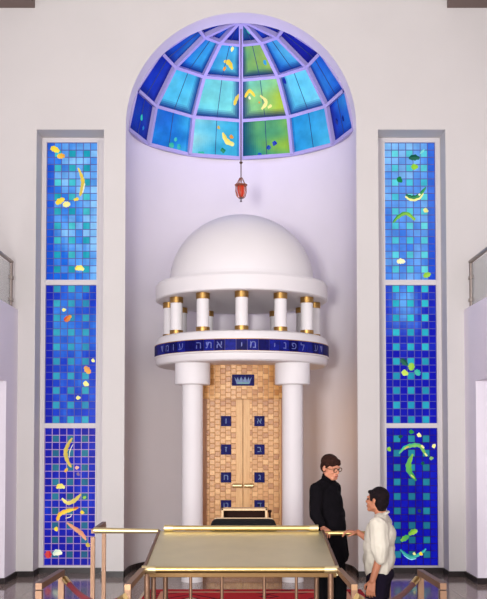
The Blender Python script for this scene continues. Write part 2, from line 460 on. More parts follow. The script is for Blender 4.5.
def right_col(p, r, c, u, v):
    j = J(1, p, r, c); n = noise.noise((u*.4+7, v*.2+p*9, 1.3))
    if p == 0:
        base = mixc((44, 106, 222), (134, 194, 248), .74+.4*n-.024*v+.22*j)
        teal = mixc((60, 184, 214), (110, 220, 226), .5+.4*n+.3*j)
        if c == 6: base = mixc(base, (24, 60, 200), .35+.02*v)
    elif p == 1:
        g = math.exp(-((u-2.8)**2/5+(v-3)**2/14))
        base = mixc((6, 6, 172), (96, 168, 240), g*.85+.22*n+.12*j+(.28-.03*v))
        teal = mixc((26, 140, 176), (52, 204, 216), .8-.035*v+.3*j)
    else:
        base = mixc((4, 0, 160), (12, 20, 186), .4+.8*n+.2*j)
        teal = mixc((22, 98, 128), (36, 150, 172), .8-.04*v+.3*j)
    par = 0 if p == 1 else 1
    return lin(teal if (c % 2 == 1 and r % 2 == par) else base)
LM = [
 [([(.5, .7, .75), (1.05, .9, .8), (1.65, 1.25, .6)], YEL, YEL), ([(1.4, 1.95, .65), (1.9, 1.85, .75), (2.45, 1.85, .6)], YEL, ORA),
  ([(4.3, 3.5, .35), (4.7, 4.4, .42), (4.98, 5.5, .55), (4.85, 6.4, .55), (4.6, 7.4, .5)], YEL, OLI), ([(5.25, 5.6, .16), (5.1, 6.3, .2), (4.95, 7.0, .12)], WHI, WHI),
  ([(1.3, 8.5, .6), (1.8, 8.1, .8), (2.45, 7.75, .5)], YEL, YEL), ([(2.25, 8.65, .6), (2.7, 8.55, .8), (3.25, 8.5, .6)], PALE, PALE), ([(3.75, 7.95, .4), (4.4, 7.75, .45)], YEL, YEL),
  ([(4.0, 17.5, .55), (4.6, 17.3, .75), (5.2, 17.6, .5)], YEL, PALE)],
 [([(2.5, 3.4, .5)], PALE, PALE), ([(2.6, 4.95, .7), (3.0, 4.6, .75), (3.5, 4.2, .4)], RED, ORA), ([(6.55, 10.4, .5)], PALE, PALE),
  ([(5.4, 11.2, .5), (5.75, 11.65, .8), (6.15, 12.15, .6)], SAL, ORA), ([(5.6, 13.6, .75)], PALE, PALE), ([(4.55, 15.5, .55)], PALE, PALE)],
 [([(3.75, 1.4, .4), (3.2, 2.3, .5), (2.85, 3.3, .55), (3.05, 4.4, .55), (3.65, 5.45, .45)], OLI, OLI), ([(3.15, 5.6, .35), (2.75, 6.1, .4)], OLI, ORA),
  ([(3.9, 2.2, .08), (3.45, 3.2, .1), (3.35, 4.2, .08)], WHI, WHI),
  ([(4.45, 5.5, .5)], PCH, PCH), ([(4.6, 6.4, .5)], GRY, GRY), ([(1.65, 8.35, .4), (2.15, 8.05, .7), (2.8, 8.3, .45)], YEL, PALE),
  ([(2.4, 9.75, .45), (3.2, 10.4, .5), (4.2, 10.0, .55), (5.0, 9.15, .4)], PALE, OLI), ([(5.3, 9.75, .35), (5.7, 9.5, .35)], LIM, LIM),
  ([(1.8, 12.85, .6), (2.15, 11.95, .55), (3.1, 11.5, .55), (4.4, 11.2, .4)], ORA, YEL), ([(4.0, 11.15, .3), (4.65, 11.05, .35)], RED, ORA), ([(5.2, 11.7, .5)], YEL, YEL), ([(1.65, 14.0, .6)], YEL, YEL),
  ([(3.1, 13.1, .35), (4.2, 13.9, .55), (5.2, 14.7, .6), (5.75, 15.5, .4)], SAL, SAL), ([(2.9, 12.5, .1), (3.6, 12.3, .1), (3.7, 11.9, .1)], WHI, WHI), ([(6.0, 16.2, .6)], OLI, OLI),
  ([(.6, 17.0, .6), (.6, 17.5, .95), (.6, 18.0, .5)], RED, RED), ([(1.25, 17.5, .55), (1.85, 17.2, .85), (2.5, 17.35, .5)], (190, 226, 210), WHI)],
]
RM = [
 [([(3.4, 2.15, .5), (4.15, 2.05, .85), (4.9, 2.15, .5)], DGR, DGR), ([(4.9, 1.6, .08), (5.3, 1.2, .3), (5.6, .9, .1)], (120, 220, 220), (120, 220, 220)), ([(4.2, 3.35, .85)], LIM, LIM), ([(2.1, 5.15, .85)], (20, 130, 60), GRN),
  ([(2.85, 7.45, .3), (3.75, 7.9, .45), (4.8, 7.65, .45), (5.4, 7.0, .2)], PALE, PALE), ([(2.95, 7.2, .4), (3.75, 7.55, .5), (4.7, 7.35, .5), (5.75, 6.2, .4)], DGR, GRN), ([(4.85, 7.2, .3)], WHI, WHI),
  ([(5.7, 9.4, .65)], PALE, PALE), ([(1.15, 11.1, .35), (1.85, 10.3, .5), (3.0, 9.8, .5), (4.2, 10.7, .6)], (20, 130, 60), LIM),
  ([(1.65, 16.5, .55), (2.2, 16.4, .75), (2.8, 16.5, .5)], PALE, WHI), ([(5.3, 18.5, .55), (5.75, 18.3, .75), (6.3, 18.1, .5)], LIM, LIM)],
 [([(2.1, 10.2, .6), (2.55, 10.6, .8), (3.0, 11.05, .45)], DGR, DGR), ([(3.6, 10.7, .55), (3.55, 11.2, .9), (3.5, 11.75, .6)], LIM, LIM), ([(2.65, 12.1, .85)], (206, 230, 90), LIM), ([(4.1, 11.7, .6), (4.4, 12.05, .8), (4.7, 12.4, .5)], TEAL, TEAL)],
 [([(3.5, .55, .6)], GRN, GRN), ([(4.55, 1.0, .6)], PALE, PALE), ([(2.0, 1.2, .5)], DGR, DGR), ([(.4, 2.95, .6)], LIM, LIM), ([(6.55, 2.5, .58)], PALE, PALE), ([(6.2, 4.2, .5)], (150, 200, 110), LIM), ([(5.0, 4.9, .5)], DGR, DGR),
  ([(1.75, 3.55, .35), (2.55, 2.75, .5), (3.7, 2.4, .55), (4.7, 2.55, .5), (5.45, 3.8, .5)], TEAL, (130, 190, 60)), ([(4.8, 2.4, .3), (5.2, 2.8, .3)], PALE, PALE), ([(5.3, 3.5, .2), (5.6, 3.9, .3)], PALE, PALE), ([(2.5, 2.9, .2), (3.1, 2.55, .25)], OLI, OLI),
  ([(3.65, 3.6, .4), (3.1, 4.95, .75), (3.2, 6.05, .75), (4.1, 7.3, .4)], LIM, GRN), ([(3.35, 6.5, .2), (3.9, 7.0, .25)], PALE, LIM),
  ([(4.5, 11.5, .5)], (40, 70, 60), DGR), ([(3.0, 14.75, .5), (3.6, 14.4, .75), (4.2, 14.2, .5)], (90, 160, 30), LIM), ([(1.95, 15.65, .45), (2.5, 15.25, .7), (3.05, 14.9, .45)], LIM, GRN),
  ([(1.85, 16.8, .35), (2.6, 17.5, .45), (3.6, 17.85, .45), (4.9, 17.15, .35), (5.35, 16.7, .3)], (30, 130, 130), TEAL), ([(2.3, 17.6, .1), (3.2, 18.15, .14), (4.0, 18.05, .1)], (120, 220, 255), (160, 230, 255)), ([(3.75, 17.4, .4)], PALE, PALE), ([(4.65, 17.4, .5)], YEL, YEL)],
]
tall_window(1, -3.158, -1, LM, left_col, (LEAD, LEAD, LEADPINK), 'tall blue stained glass window with yellow fish shapes, left of the niche')
tall_window(2, 2.334, 1, RM, right_col, (LEAD, LEAD, LEADDARK), 'tall blue stained glass window with green leaf shapes, right of the niche')

# half dome of stained glass over the niche
DC = Vector((0, ND, NZ))
def dome_pt(th, ph, k=1.0):
    t, f = radians(th), radians(ph)
    return DC + Vector((1.84*k*sin(t)*cos(f), NY*k*cos(t)*cos(f), 1.9*k*sin(f)))
w3 = thing('window_3', 'half dome of blue and green stained glass over the niche', 'window', tuple(DC), kind='structure')
TH = [-90, -60, -30, 0, 30, 60, 90]; PH = [2.5, 22.5, 45, 67.5, 88]
bm = BM()
def facet_pt(th, ph, k=1.0):
    """flat panes: a point of the flat quad between four rib crossings"""
    i = max(0, min(5, int((th+90)//30))); j = 0
    while j < 3 and ph > PH[j+1]: j += 1
    u = (th-TH[i])/30; v = (ph-PH[j])/(PH[j+1]-PH[j])
    a, b, c, d = (dome_pt(TH[i+p], PH[j+q], k) for p, q in ((0, 0), (1, 0), (1, 1), (0, 1)))
    return a*(1-u)*(1-v)+b*u*(1-v)+c*u*v+d*(1-u)*v
def rib(pts, hw, k0=.972, k1=1.03):
    """pts: (theta, phi) list; rectangular bar following the dome"""
    prev = None
    for i, (t, f) in enumerate(pts):
        c = facet_pt(t, f)
        tan = facet_pt(*pts[min(i+1, len(pts)-1)])-facet_pt(*pts[max(i-1, 0)]); tan.normalize()
        rad = (c-DC).normalized(); s = tan.cross(rad).normalized()*hw
        a = DC+(c-DC)*k0; b = DC+(c-DC)*k1
        ring = [bm.verts.new(a-s), bm.verts.new(a+s), bm.verts.new(b+s), bm.verts.new(b-s)]
        if prev:
            for k in range(4): bm.faces.new((prev[k], prev[(k+1) % 4], ring[(k+1) % 4], ring[k]))
        prev = ring
for t in TH[1:-1]: rib([(t, f) for f in PH], .03 if t else .034)
for f in PH[1:-1]: rib([(t, f) for t in TH], .026)
rib([(t, 2.5) for t in TH], .03, .99)
for t in (-89.9, 89.9): rib([(t, f) for f in range(2, 89, 4)], .02, .985)
obj('rib_frame', bm, RIB, w3, 30)
PANE = {
 (0, 0): ((12, 30, 150), (24, 70, 180)), (1, 0): ((18, 100, 206), (60, 172, 236)), (2, 0): ((150, 222, 236), (60, 176, 222)), (3, 0): ((36, 140, 140), (150, 196, 60)), (4, 0): ((40, 150, 222), (70, 180, 232)), (5, 0): ((14, 50, 176), (40, 120, 210)),
 (0, 1): ((10, 30, 160), (26, 60, 200)), (1, 1): ((36, 156, 232), (100, 210, 244)), (2, 1): ((100, 206, 238), (130, 226, 226)), (3, 1): ((120, 214, 196), (176, 206, 60)), (4, 1): ((90, 200, 246), (120, 214, 250)), (5, 1): ((40, 120, 220), (24, 80, 200)),
 (0, 2): ((14, 50, 180), (40, 130, 210)), (1, 2): ((16, 96, 216), (56, 164, 232)), (2, 2): ((36, 136, 226), (90, 196, 226)), (3, 2): ((70, 160, 130), (150, 186, 80)), (4, 2): ((34, 120, 226), (80, 176, 236)), (5, 2): ((10, 16, 150), (16, 24, 160)),
 (0, 3): ((10, 24, 130), (20, 60, 170)), (1, 3): ((20, 50, 190), (30, 80, 200)), (2, 3): ((16, 30, 140), (24, 60, 170)), (3, 3): ((40, 120, 150), (20, 60, 120)), (4, 3): ((20, 60, 190), (26, 60, 190)), (5, 3): ((14, 30, 150), (14, 30, 150)),
}
vs, fs, cs = [], [], []
for (s, t), (ca, cb) in PANE.items():
    n = 24
    for i in range(n):
        for j in range(n):
            k = len(vs)
            for a, b in ((i, j), (i+1, j), (i+1, j+1), (i, j+1)):
                vs.append(facet_pt(min(TH[s]+30*a/n, TH[s+1]-.001), max(PH[t]+.001, PH[t]+(PH[t+1]-PH[t])*b/n), 1.015))
            u = (i+.5)/n; v = (j+.5)/n
            nn = noise.noise((s*3+u*1.3, t*3+v*2.2, 5.5))
            col = mixc(ca, cb, u*.8+nn*.7+.1)
            # shade of the deep ribs, painted as darker blue along the pane borders
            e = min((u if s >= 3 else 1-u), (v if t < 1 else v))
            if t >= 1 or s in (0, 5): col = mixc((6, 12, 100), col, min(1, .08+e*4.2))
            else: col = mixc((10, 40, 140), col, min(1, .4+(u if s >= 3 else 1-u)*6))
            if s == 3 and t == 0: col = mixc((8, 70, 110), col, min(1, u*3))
            fs.append((k, k+1, k+2, k+3)); cs.append(lin(col))
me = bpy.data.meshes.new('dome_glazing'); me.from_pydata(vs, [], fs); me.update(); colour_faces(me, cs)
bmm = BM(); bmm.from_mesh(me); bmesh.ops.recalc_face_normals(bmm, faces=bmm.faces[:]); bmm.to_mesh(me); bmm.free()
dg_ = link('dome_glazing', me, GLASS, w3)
bm = BM()
for s in range(6):
    tube(bm, [facet_pt(TH[s]+15, f, 1.008) for f in PH], .006, 5)
obj('leading', bm, BLACKLEAD, dg_)
DM = [
 ([(-17, 55.2, 2), (-11.5, 54.4, 3.5), (-7.6, 50.6, 2.6)], YEL, YEL), ([(-10.8, 63.3, 3.2)], PALE, PALE), ([(-14.8, 50.6, 2.8)], ORA, ORA),
 ([(-4.6, 30.6, 2.2), (-3.2, 34.2, 2.2), (-.9, 36.6, 2)], YEL, OLI), ([(2.8, 35.0, 2), (6.3, 38.2, 2), (10, 35.0, 1.8)], YEL, YEL), ([(6.1, 34.4, 1.8)], WHI, WHI),
 ([(13.6, 35.3, 1.4), (17.3, 31.6, 2.2), (13.6, 27.8, 2)], PALE, PALE), ([(17.8, 28.3, 1.6), (20.6, 29.6, 1.6)], PALE, PALE), ([(12.6, 31.6, 1.2)], ORA, ORA),
 ([(-11.2, 15.4, 1.8), (-8.6, 11.1, 2.8), (-4.2, 9.4, 2.6)], YEL, PALE), ([(-13.8, 17.9, 1.8)], OLI, OLI), ([(-5.8, 13.5, 2.2)], ORA, ORA), ([(-11.8, 6.8, 2.2), (-9.6, 5.2, 2.6)], (20, 130, 90), (20, 130, 90)), ([(-25, 3.6, 2), (-21.5, 3.6, 2)], TEAL, TEAL),
 ([(-45.5, 5, 2.4), (-42, 5, 2.8)], TEAL, TEAL), ([(-39.5, 5.3, 3), (-36.8, 5, 2.6)], TEAL, (30, 150, 190)), ([(-42, 9.2, 2.2), (-40.6, 7.8, 2.4)], (60, 190, 220), TEAL), ([(-76, 12, 3)], TEAL, TEAL), ([(-71, 8, 2.2)], (40, 130, 210), TEAL),
 ([(19.5, 10.2, 2.2), (20.6, 8.2, 3)], (14, 40, 180), (14, 40, 180)), ([(15.8, 6.2, 2.2), (17.2, 8, 2.4)], (14, 60, 180), (14, 60, 180)), ([(11, 3.8, 2)], (20, 80, 190), (20, 80, 190)),
 ([(23.7, 54.6, 3.4)], (60, 160, 220), TEAL), ([(19.5, 79, 6)], TEAL, TEAL), ([(34.7, 41.6, 3.4)], (14, 40, 170), (14, 40, 170)), ([(69.5, 12.5, 3), (72, 10.5, 3)], (6, 10, 110), (6, 10, 110)), ([(80, 10.5, 3)], (6, 10, 110), (6, 10, 110)),
]
for q, (st, c0, c1) in enumerate(DM):
    me = motif_mesh('glass_motif', st, c0, c1, lambda a, b: facet_pt(a, b, 1.006-.0006*q), q)
    link('glass_motif', me, GLASS, dg_)

# ------------------------------------------------------------------ hanging lamp
LX, LY = 0.0, 14.95
lamp = thing('hanging_lamp', 'small red glass eternal lamp in a bronze cage hanging on a long wire', 'lamp', (LX, LY, 6.0))
bm = BM(); tube(bm, [(LX, LY, 6.38), (LX, LY, 8.86)], .009, 8); wr = obj('wire', bm, BRONZE, lamp, 60)
bm = BM(); lathe(bm, [(0, 6.62), (.02, 6.63), (.03, 6.645), (.02, 6.66), (0, 6.67)], (LX, LY, 0), 14); obj('wire_collar', bm, BRONZE, wr, 50)
bm = BM(); lathe(bm, [(0, 6.07), (.036, 6.09), (.05, 6.14), (.056, 6.22), (.05, 6.26), (0, 6.27)], (LX, LY, 0), 20)
obj('red_glass', bm, emis('ruby_glass', (214, 58, 24), .7), lamp, 60)
bm = BM()
lathe(bm, [(.06, 6.255), (.10, 6.265), (.105, 6.28), (.06, 6.285), (.06, 6.255)], (LX, LY, 0), 24)
for k in range(6):
    a = 2*pi*k/6+.3; c, s_ = cos(a), sin(a)
    tube(bm, [(LX+.085*c, LY+.085*s_, 6.27), (LX+.09*c, LY+.09*s_, 6.17), (LX+.07*c, LY+.07*s_, 6.09), (LX+.03*c, LY+.03*s_, 6.055)], .008, 6)
    tube(bm, [(LX+.095*c, LY+.095*s_, 6.27), (LX+.06*c, LY+.06*s_, 6.315), (LX+.02*c, LY+.02*s_, 6.395)], .007, 6)
obj('cage', bm, mat('lamp_bronze', (176, 110, 86), .35, .8), lamp, 60)
bm = BM(); lathe(bm, [(0, 5.995), (.022, 6.005), (.012, 6.02), (.008, 6.045), (.035, 6.055), (.045, 6.07), (0, 6.075)], (LX, LY, 0), 16); obj('finial', bm, STEEL, lamp, 60)

# ------------------------------------------------------------------ the ark
AX, AY = .01, 14.8
ark = thing('torah_ark', 'white domed ark with round colonnade, two columns and wooden doors', 'ark', (AX, AY, 0))
c0 = (AX, AY, 0)
bm = BM(); lathe(bm, [(1.165, 4.60)]+[(1.155*cos(a*pi/2/24), 4.62+1.105*sin(a*pi/2/24)) for a in range(0, 24)]+[(0, 5.725)], c0, 96); obj('dome', bm, ARK, ark, 50)
bm = BM(); lathe(bm, [(0, 4.325), (1.345, 4.325), (1.37, 4.34), (1.374, 4.55), (1.35, 4.59), (1.2, 4.615), (0, 4.62)], c0, 96)
obj('dome_base', bm, ARK, ark, 30)
CR = 1.16; col_p = None
for k in range(12):
    a = radians(30*k-90); x, y = AX+CR*cos(a), AY+CR*sin(a)
    bm = BM(); lathe(bm, [(0, 3.74), (.093, 3.74), (.093, 4.325), (0, 4.325)], (x, y, 0), 28); cl = obj('colonnette', bm, ARK, ark, 40)
    for z0, z1 in ((3.74, 3.815), (4.232, 4.326)):
        bm = BM(); lathe(bm, [(.09, z0), (.104, z0+.003), (.104, z1-.003), (.09, z1), (.09, z0)], (x, y, 0), 28); obj('collar', bm, COLLAR, cl, 40)
bm = BM(); lathe(bm, [(0, 3.6), (1.375, 3.6), (1.375, 3.625), (1.37, 3.66), (1.34, 3.72), (1.30, 3.742), (0, 3.745)], c0, 96); obj('upper_cornice', bm, ARK, ark, 30)
bm = BM(); lathe(bm, [(0, 3.29), (1.325, 3.29), (1.352, 3.31), (1.366, 3.345), (1.372, 3.40), (1.395, 3.415), (1.395, 3.428), (0, 3.43)], c0, 96); obj('lower_cornice', bm, ARK, ark, 30)
# blue tile band with the inscription
SEG = 6.76
band = None
bm = BM()
lathe(bm, [(1.36, 3.425), (1.376, 3.427), (1.376, 3.604), (1.36, 3.606)], c0, 106)
band = obj('tile_band', bm, GROUT, ark, 30)
PHR = 'דע לפני מי אתה עומד'
seq = list(PHR)            # read right to left; the yod of "who" stands at the front centre
ci = 9                     # index of the centre letter
letters = {}
for i, ch in enumerate(seq): letters[ci-i] = ch        # key = tile steps to the right of the centre
def glyph(ch, size):
    cu = bpy.data.curves.new('glyph', 'FONT'); cu.body = ch; cu.size = size; cu.align_x = 'CENTER'; cu.resolution_u = 3
    o = bpy.data.objects.new('glyph', cu); C.objects.link(o)
    dg = bpy.context.evaluated_depsgraph_get(); dg.update()
    me = bpy.data.meshes.new_from_object(o.evaluated_get(dg)); bpy.data.objects.remove(o); bpy.data.curves.remove(cu)
    pts = [v.co.copy() for v in me.vertices]; fc = [tuple(p.vertices) for p in me.polygons]; bpy.data.meshes.remove(me)
    if not pts: return [], []
    xs = [p.x for p in pts]; ys = [p.y for p in pts]; mx = (min(xs)+max(xs))/2; my = (min(ys)+max(ys))/2
    return [(p.x-mx, p.y-my) for p in pts], fc
GL = {}
def G(ch, size):
    if (ch, size) not in GL: GL[(ch, size)] = glyph(ch, size)
    return GL[(ch, size)]
brnd = random.Random(3)
for k in range(-13, 14):
    a = radians(-90+SEG*k); hw = radians(SEG/2-.18)
    bm = BM()
    prev = None
    for j in range(4):
        aa = a-hw+2*hw*j/3
        ring = [bm.verts.new((AX+r*cos(aa), AY+r*sin(aa), z)) for r, z in ((1.37, 3.432), (1.389, 3.434), (1.389, 3.598), (1.37, 3.6))]
        if prev:
            for q in range(3): bm.faces.new((prev[q], ring[q], ring[q+1], prev[q+1]))
        else: bm.faces.new(ring)
        prev = ring
    bm.faces.new(prev)
    mats = [BLUETILE if brnd.random() < .6 else BLUETILE2, LETTER]
    ch = letters.get(k, ' ')
    if ch != ' ':
        pts, fc = G(ch, .148)
        vsx = []
        for (px, pz) in pts:
            aa = a+px*1.12/1.392
            vsx.append(bm.verts.new((AX+1.393*cos(aa), AY+1.393*sin(aa), 3.516+pz*1.05)))
        for f in fc:
            try: bm.faces.new([vsx[i] for i in f]).material_index = 1
            except ValueError: pass
    obj('band_tile', bm, mats, band, 20)
bm = BM()
for z in (3.43, 3.603): tube(bm, [(AX+1.384*cos(2*pi*k/96), AY+1.384*sin(2*pi*k/96), z) for k in range(97)], .006, 6)
obj('gilt_line', bm, GOLDLINE, band, 60)
# big columns
for x in (-.737, .782):
    bm = BM(); lathe(bm, [(0, 0), (.162, 0), (.158, 2.98), (0, 2.98)], (x, 14.08, 0), 40); co = obj('column', bm, ARK, ark, 40)
    bm = BM(); lathe(bm, [(0, 2.965), (.255, 2.965), (.268, 2.978), (.268, 3.29), (0, 3.29)], (x, 14.08, 0), 48); obj('capital', bm, ARK, co, 30)
# wooden front
DX = .03
bm = BM()
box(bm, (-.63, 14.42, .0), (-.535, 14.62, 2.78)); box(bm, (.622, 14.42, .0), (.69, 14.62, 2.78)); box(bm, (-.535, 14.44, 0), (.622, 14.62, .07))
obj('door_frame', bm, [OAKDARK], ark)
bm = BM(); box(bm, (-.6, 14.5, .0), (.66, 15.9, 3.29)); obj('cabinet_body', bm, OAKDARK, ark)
bm = BM()
n = 16; prev = None
for j in range(n+1):
    x = -.64+1.34*j/n; y = 14.30+.10*((2*j/n-1)**2)
    ring = [bm.verts.new((x, y, 2.765)), bm.verts.new((x, y, 3.29)), bm.verts.new((x, 14.52, 3.29)), bm.verts.new((x, 14.52, 2.765))]
    if prev:
        for q in range(4): bm.faces.new((prev[q], prev[(q+1) % 4], ring[(q+1) % 4], ring[q]))
    else: bm.faces.new(ring)
    prev = ring
bm.faces.new(prev)
hd = obj('door_header', bm, PARQ, ark, 30)
# crown plaque
bm = BM(); box(bm, (-.14, 14.285, 2.965), (.205, 14.31, 3.14), .004)
def poly(bm, pts, y, mi):
    f = bm.faces.new([bm.verts.new((px, y, pz)) for px, pz in pts]); f.material_index = mi
cx_, cz_ = .0325, 3.05
crown = [(-.10, -.06), (.10, -.06), (.135, .055), (.10, .0), (.085, .05), (.06, -.005), (.03, .055), (0, .0), (-.03, .055), (-.06, -.005), (-.085, .05), (-.10, .0), (-.135, .055)]
poly(bm, [(cx_+a, cz_+b) for a, b in crown], 14.281, 1)
poly(bm, [(cx_+a, cz_+b) for a, b in ((-.085, -.052), (.085, -.052), (.09, -.035), (-.09, -.035))], 14.279, 2)
obj('crown_plaque', bm, [BLUETILE, LETTER2, mat('plaque_green', (70, 140, 130), .4)], hd)
DEC = {-1: 'וזחטי', 1: 'אבגדה'}
for s in (-1, 1):
    xa, xb = (-.535, DX-.004) if s < 0 else (DX+.004, .622)
    wx = (xa, xb-.105) if s < 0 else (xa+.105, xb-.02)
    dr = None
    bm = BM(); box(bm, (wx[0], 14.45, .08), (wx[1], 14.49, 2.765), .003)
    dr = obj('ark_door', bm, PARQ, ark)
    bm = BM()
    if s < 0: box(bm, (wx[1], 14.447, .08), (xb, 14.49, 2.765), .003)
    else: box(bm, (xa, 14.447, .08), (wx[0], 14.49, 2.765), .003); box(bm, (wx[1], 14.447, .08), (xb, 14.49, 2.765), .003)
    obj('stile', bm, OAK, dr)
    xc = -.233 if s < 0 else .287
    for q, zc in enumerate((2.422, 1.98, 1.547, 1.115, .68)):
        ch = DEC[s][q]
        bm = BM(); box(bm, (xc-.08, 14.43, zc-.08), (xc+.08, 14.455, zc+.08), .004)
        pts, fc = G(ch, .13)
        vv = [bm.verts.new((xc+px, 14.427, zc+pz)) for px, pz in pts]
        for f in fc:
            try: bm.faces.new([vv[i] for i in f]).material_index = 1
            except ValueError: pass
        obj('letter_tile', bm, [BLUETILE, LETTER2], dr)
    bm = BM(); hx0, hx1 = (DX-.16, DX-.02) if s < 0 else (DX+.02, DX+.16)
    tube(bm, [(hx0, 14.40, 1.42), (hx1, 14.40, 1.42)], .034, 14)
    tube(bm, [((hx0+hx1)/2-.04, 14.40, 1.42), ((hx0+hx1)/2-.04, 14.45, 1.42)], .012, 8); tube(bm, [((hx0+hx1)/2+.04, 14.40, 1.42), ((hx0+hx1)/2+.04, 14.45, 1.42)], .012, 8)
    obj('handle', bm, PALEBRASS, dr, 40)

# ------------------------------------------------------------------ rug
rug = thing('oriental_rug', 'red patterned oriental rug in front of the ark', 'rug', (.15, 11.8, 0))
bm = BM(); box(bm, (-1.33, 10.3, .0), (1.7, 13.25, .014)); obj('border', bm, rug_mat('rug_border', (178, 44, 52), (70, 30, 50), (216, 170, 150), 2.4), rug)
bm = BM(); box(bm, (-1.02, 10.6, .013), (1.39, 12.95, .017)); obj('field', bm, rug_mat('rug_field', (190, 46, 54), (92, 24, 40), (216, 160, 140), 1.7), rug)
bm = BM()
for (x0, x1, y0, y1) in ((-1.12, -1.04, 10.5, 13.05), (1.41, 1.49, 10.5, 13.05), (-1.04, 1.41, 12.95, 13.05), (-1.04, 1.41, 10.5, 10.6)): box(bm, (x0, y0, .013), (x1, y1, .016))
obj('guard_stripe', bm, mat('rug_cream', (206, 150, 120), .95), rug)
FR = mat('rug_fringe', (190, 170, 150), .95)
for x0, x1 in ((-1.37, -1.33), (1.7, 1.74)):
    bm = BM(); box(bm, (x0+(.02 if x0 < 0 else 0), 10.32, 0), (x1-(0 if x0 < 0 else .02), 13.24, .005))
    for i in range(150): box(bm, (x0, 10.32+i*.0195, 0), (x1, 10.329+i*.0195, .006))
    obj('fringe', bm, FR, rug)

# ------------------------------------------------------------------ reading table with brass rails
DZ = .21
TN, TF, ZN, ZF = 7.44, 9.0, 1.10, 1.262
tb = thing('reading_table', 'large brass topped reading table with tubular brass rails and posts', 'table', (0, 8.2, DZ))
bm = BM()
P = [(-.775, TN+.02, ZN-.005), (.775, TN+.02, ZN-.005), (.785, TF, ZF), (-.785, TF, ZF)]
top = [bm.verts.new(p) for p in P]; bot = [bm.verts.new((p[0], p[1], p[2]-.035)) for p in P]
bm.faces.new(top); bm.faces.new(list(reversed(bot)))
for k in range(4): bm.faces.new((top[k], bot[k], bot[(k+1) % 4], top[(k+1) % 4]))
obj('table_top', bm, SATIN, tb)
bm = BM(); tube(bm, [(-.78, TN, ZN+.012), (.745, TN, ZN+.012)], .024, 16); fr = obj('front_rail', bm, BRASS, tb, 60)
for x in (-.755, .70):
    bm = BM(); tube(bm, [(x-.035, TN, ZN+.012), (x+.075, TN, ZN+.012)], .031, 16); obj('fitting', bm, PALEBRASS, fr, 60)
bm = BM(); box(bm, (-.76, TN-.012, ZN-.05), (.76, TN+.03, ZN-.014), .004); obj('apron', bm, mat('apron_bronze', (98, 72, 40), .45, .7), tb)
bm = BM(); tube(bm, [(-.735, TF-.02, ZF+.03), (.73, TF-.02, ZF+.03)], .025, 16); br_ = obj('back_rail', bm, BRASS, tb, 60)
for x in (-.74, .66):
    bm = BM(); tube(bm, [(x, TF-.02, ZF+.03), (x+.085, TF-.02, ZF+.03)], .032, 16); obj('fitting', bm, PALEBRASS, br_, 60)
for s in (-1, 1):
    bm = BM(); tube(bm, [(s*.782, TN, ZN), (s*.79, TF, ZF)], .014, 10); obj('side_rail', bm, BRONZE, tb, 60)
for (x, y, r) in ((-.748, TN, .024), (-.705, TN+.08, .02), (.715, TN, .024), (-.72, TF-.1, .024), (.72, TF-.1, .024)):
    zt = ZN-.02 if y < 8 else ZF-.05
    bm = BM(); tube(bm, [(x, y, DZ), (x, y, zt)], r, 14); lathe(bm, [(0, DZ), (r*1.7, DZ), (r*1.7, DZ+.012), (r, DZ+.02)], (x, y, 0), 16); obj('leg', bm, BRONZE, tb, 40)
for x in (-.401, -.152, .185, .441):
    bm = BM(); tube(bm, [(x, TN, DZ), (x, TN, ZN-.03)], .0125, 10); obj('baluster', bm, BRONZE, tb, 40)
bm = BM(); box(bm, (-.55, TF-.01, ZF-.035), (.55, TF+.42, ZF-.01), .004); box(bm, (-.4, TF-.05, ZF-.1), (-.36, TF+.35, ZF-.034)); box(bm, (.36, TF-.05, ZF-.1), (.4, TF+.35, ZF-.034))
obj('book_ledge', bm, OAKDARK, tb)

# things at the far edge of the table
LZ = ZF-.01
bk = thing('book_rest', 'low black cloth covered book rest along the far edge of the brass table', 'book rest', (.02, 9.16, LZ))
bm = BM()
prof = [(9.06, LZ), (9.06, LZ+.07), (9.09, LZ+.095), (9.19, LZ+.112), (9.21, LZ+.10), (9.21, LZ)]
prev = None
xs = [(-.30, .0), (-.285, .6), (-.262, .95), (-.24, 1), (.285, 1), (.31, .95), (.333, .6), (.348, .0)]
for x, k in xs:
    ring = [bm.verts.new((x, y, LZ+max(.0, (z-LZ)*(.45+.55*k)))) for y, z in prof]
    if prev:
        for q in range(len(prof)): bm.faces.new((prev[q], prev[(q+1) % len(prof)], ring[(q+1) % len(prof)], ring[q]))
    else: bm.faces.new(ring)
    prev = ring
bm.faces.new(prev)
obj('cloth_cover', bm, BLACKCLOTH, bk, 40)
bm = BM(); tube(bm, [(-.265, 9.185, LZ+.108), (-.23, 9.19, LZ+.116), (.28, 9.19, LZ+.116), (.315, 9.185, LZ+.108)], .006, 8); obj('piping', bm, mat('tan_piping', (186, 160, 130), .7), bk, 60)
bx_ = thing('wooden_box', 'open fronted wooden box with pale edges standing behind the black book rest', 'box', (.04, 9.33, LZ))
OAKPALE = wood_mat('pale_edge_wood', (186, 150, 108), (206, 174, 132)); DARKWOOD = mat('dark_lining', (40, 20, 15), .8, var=.2, spec=.1)
x0, x1, zt = -.195, .262, LZ+.208
bm = BM()
box(bm, (x0, 9.235, LZ), (x0+.022, 9.42, zt), .004); box(bm, (x1-.022, 9.235, LZ), (x1, 9.42, zt), .004)
box(bm, (x0, 9.235, zt-.022), (x1, 9.42, zt), .004); box(bm, (x0, 9.235, LZ), (x1, 9.42, LZ+.02))
obj('case', bm, OAKPALE, bx_)
bm = BM(); box(bm, (x0+.02, 9.38, LZ+.018), (x1-.02, 9.41, zt-.02)); obj('lining', bm, DARKWOOD, bx_)
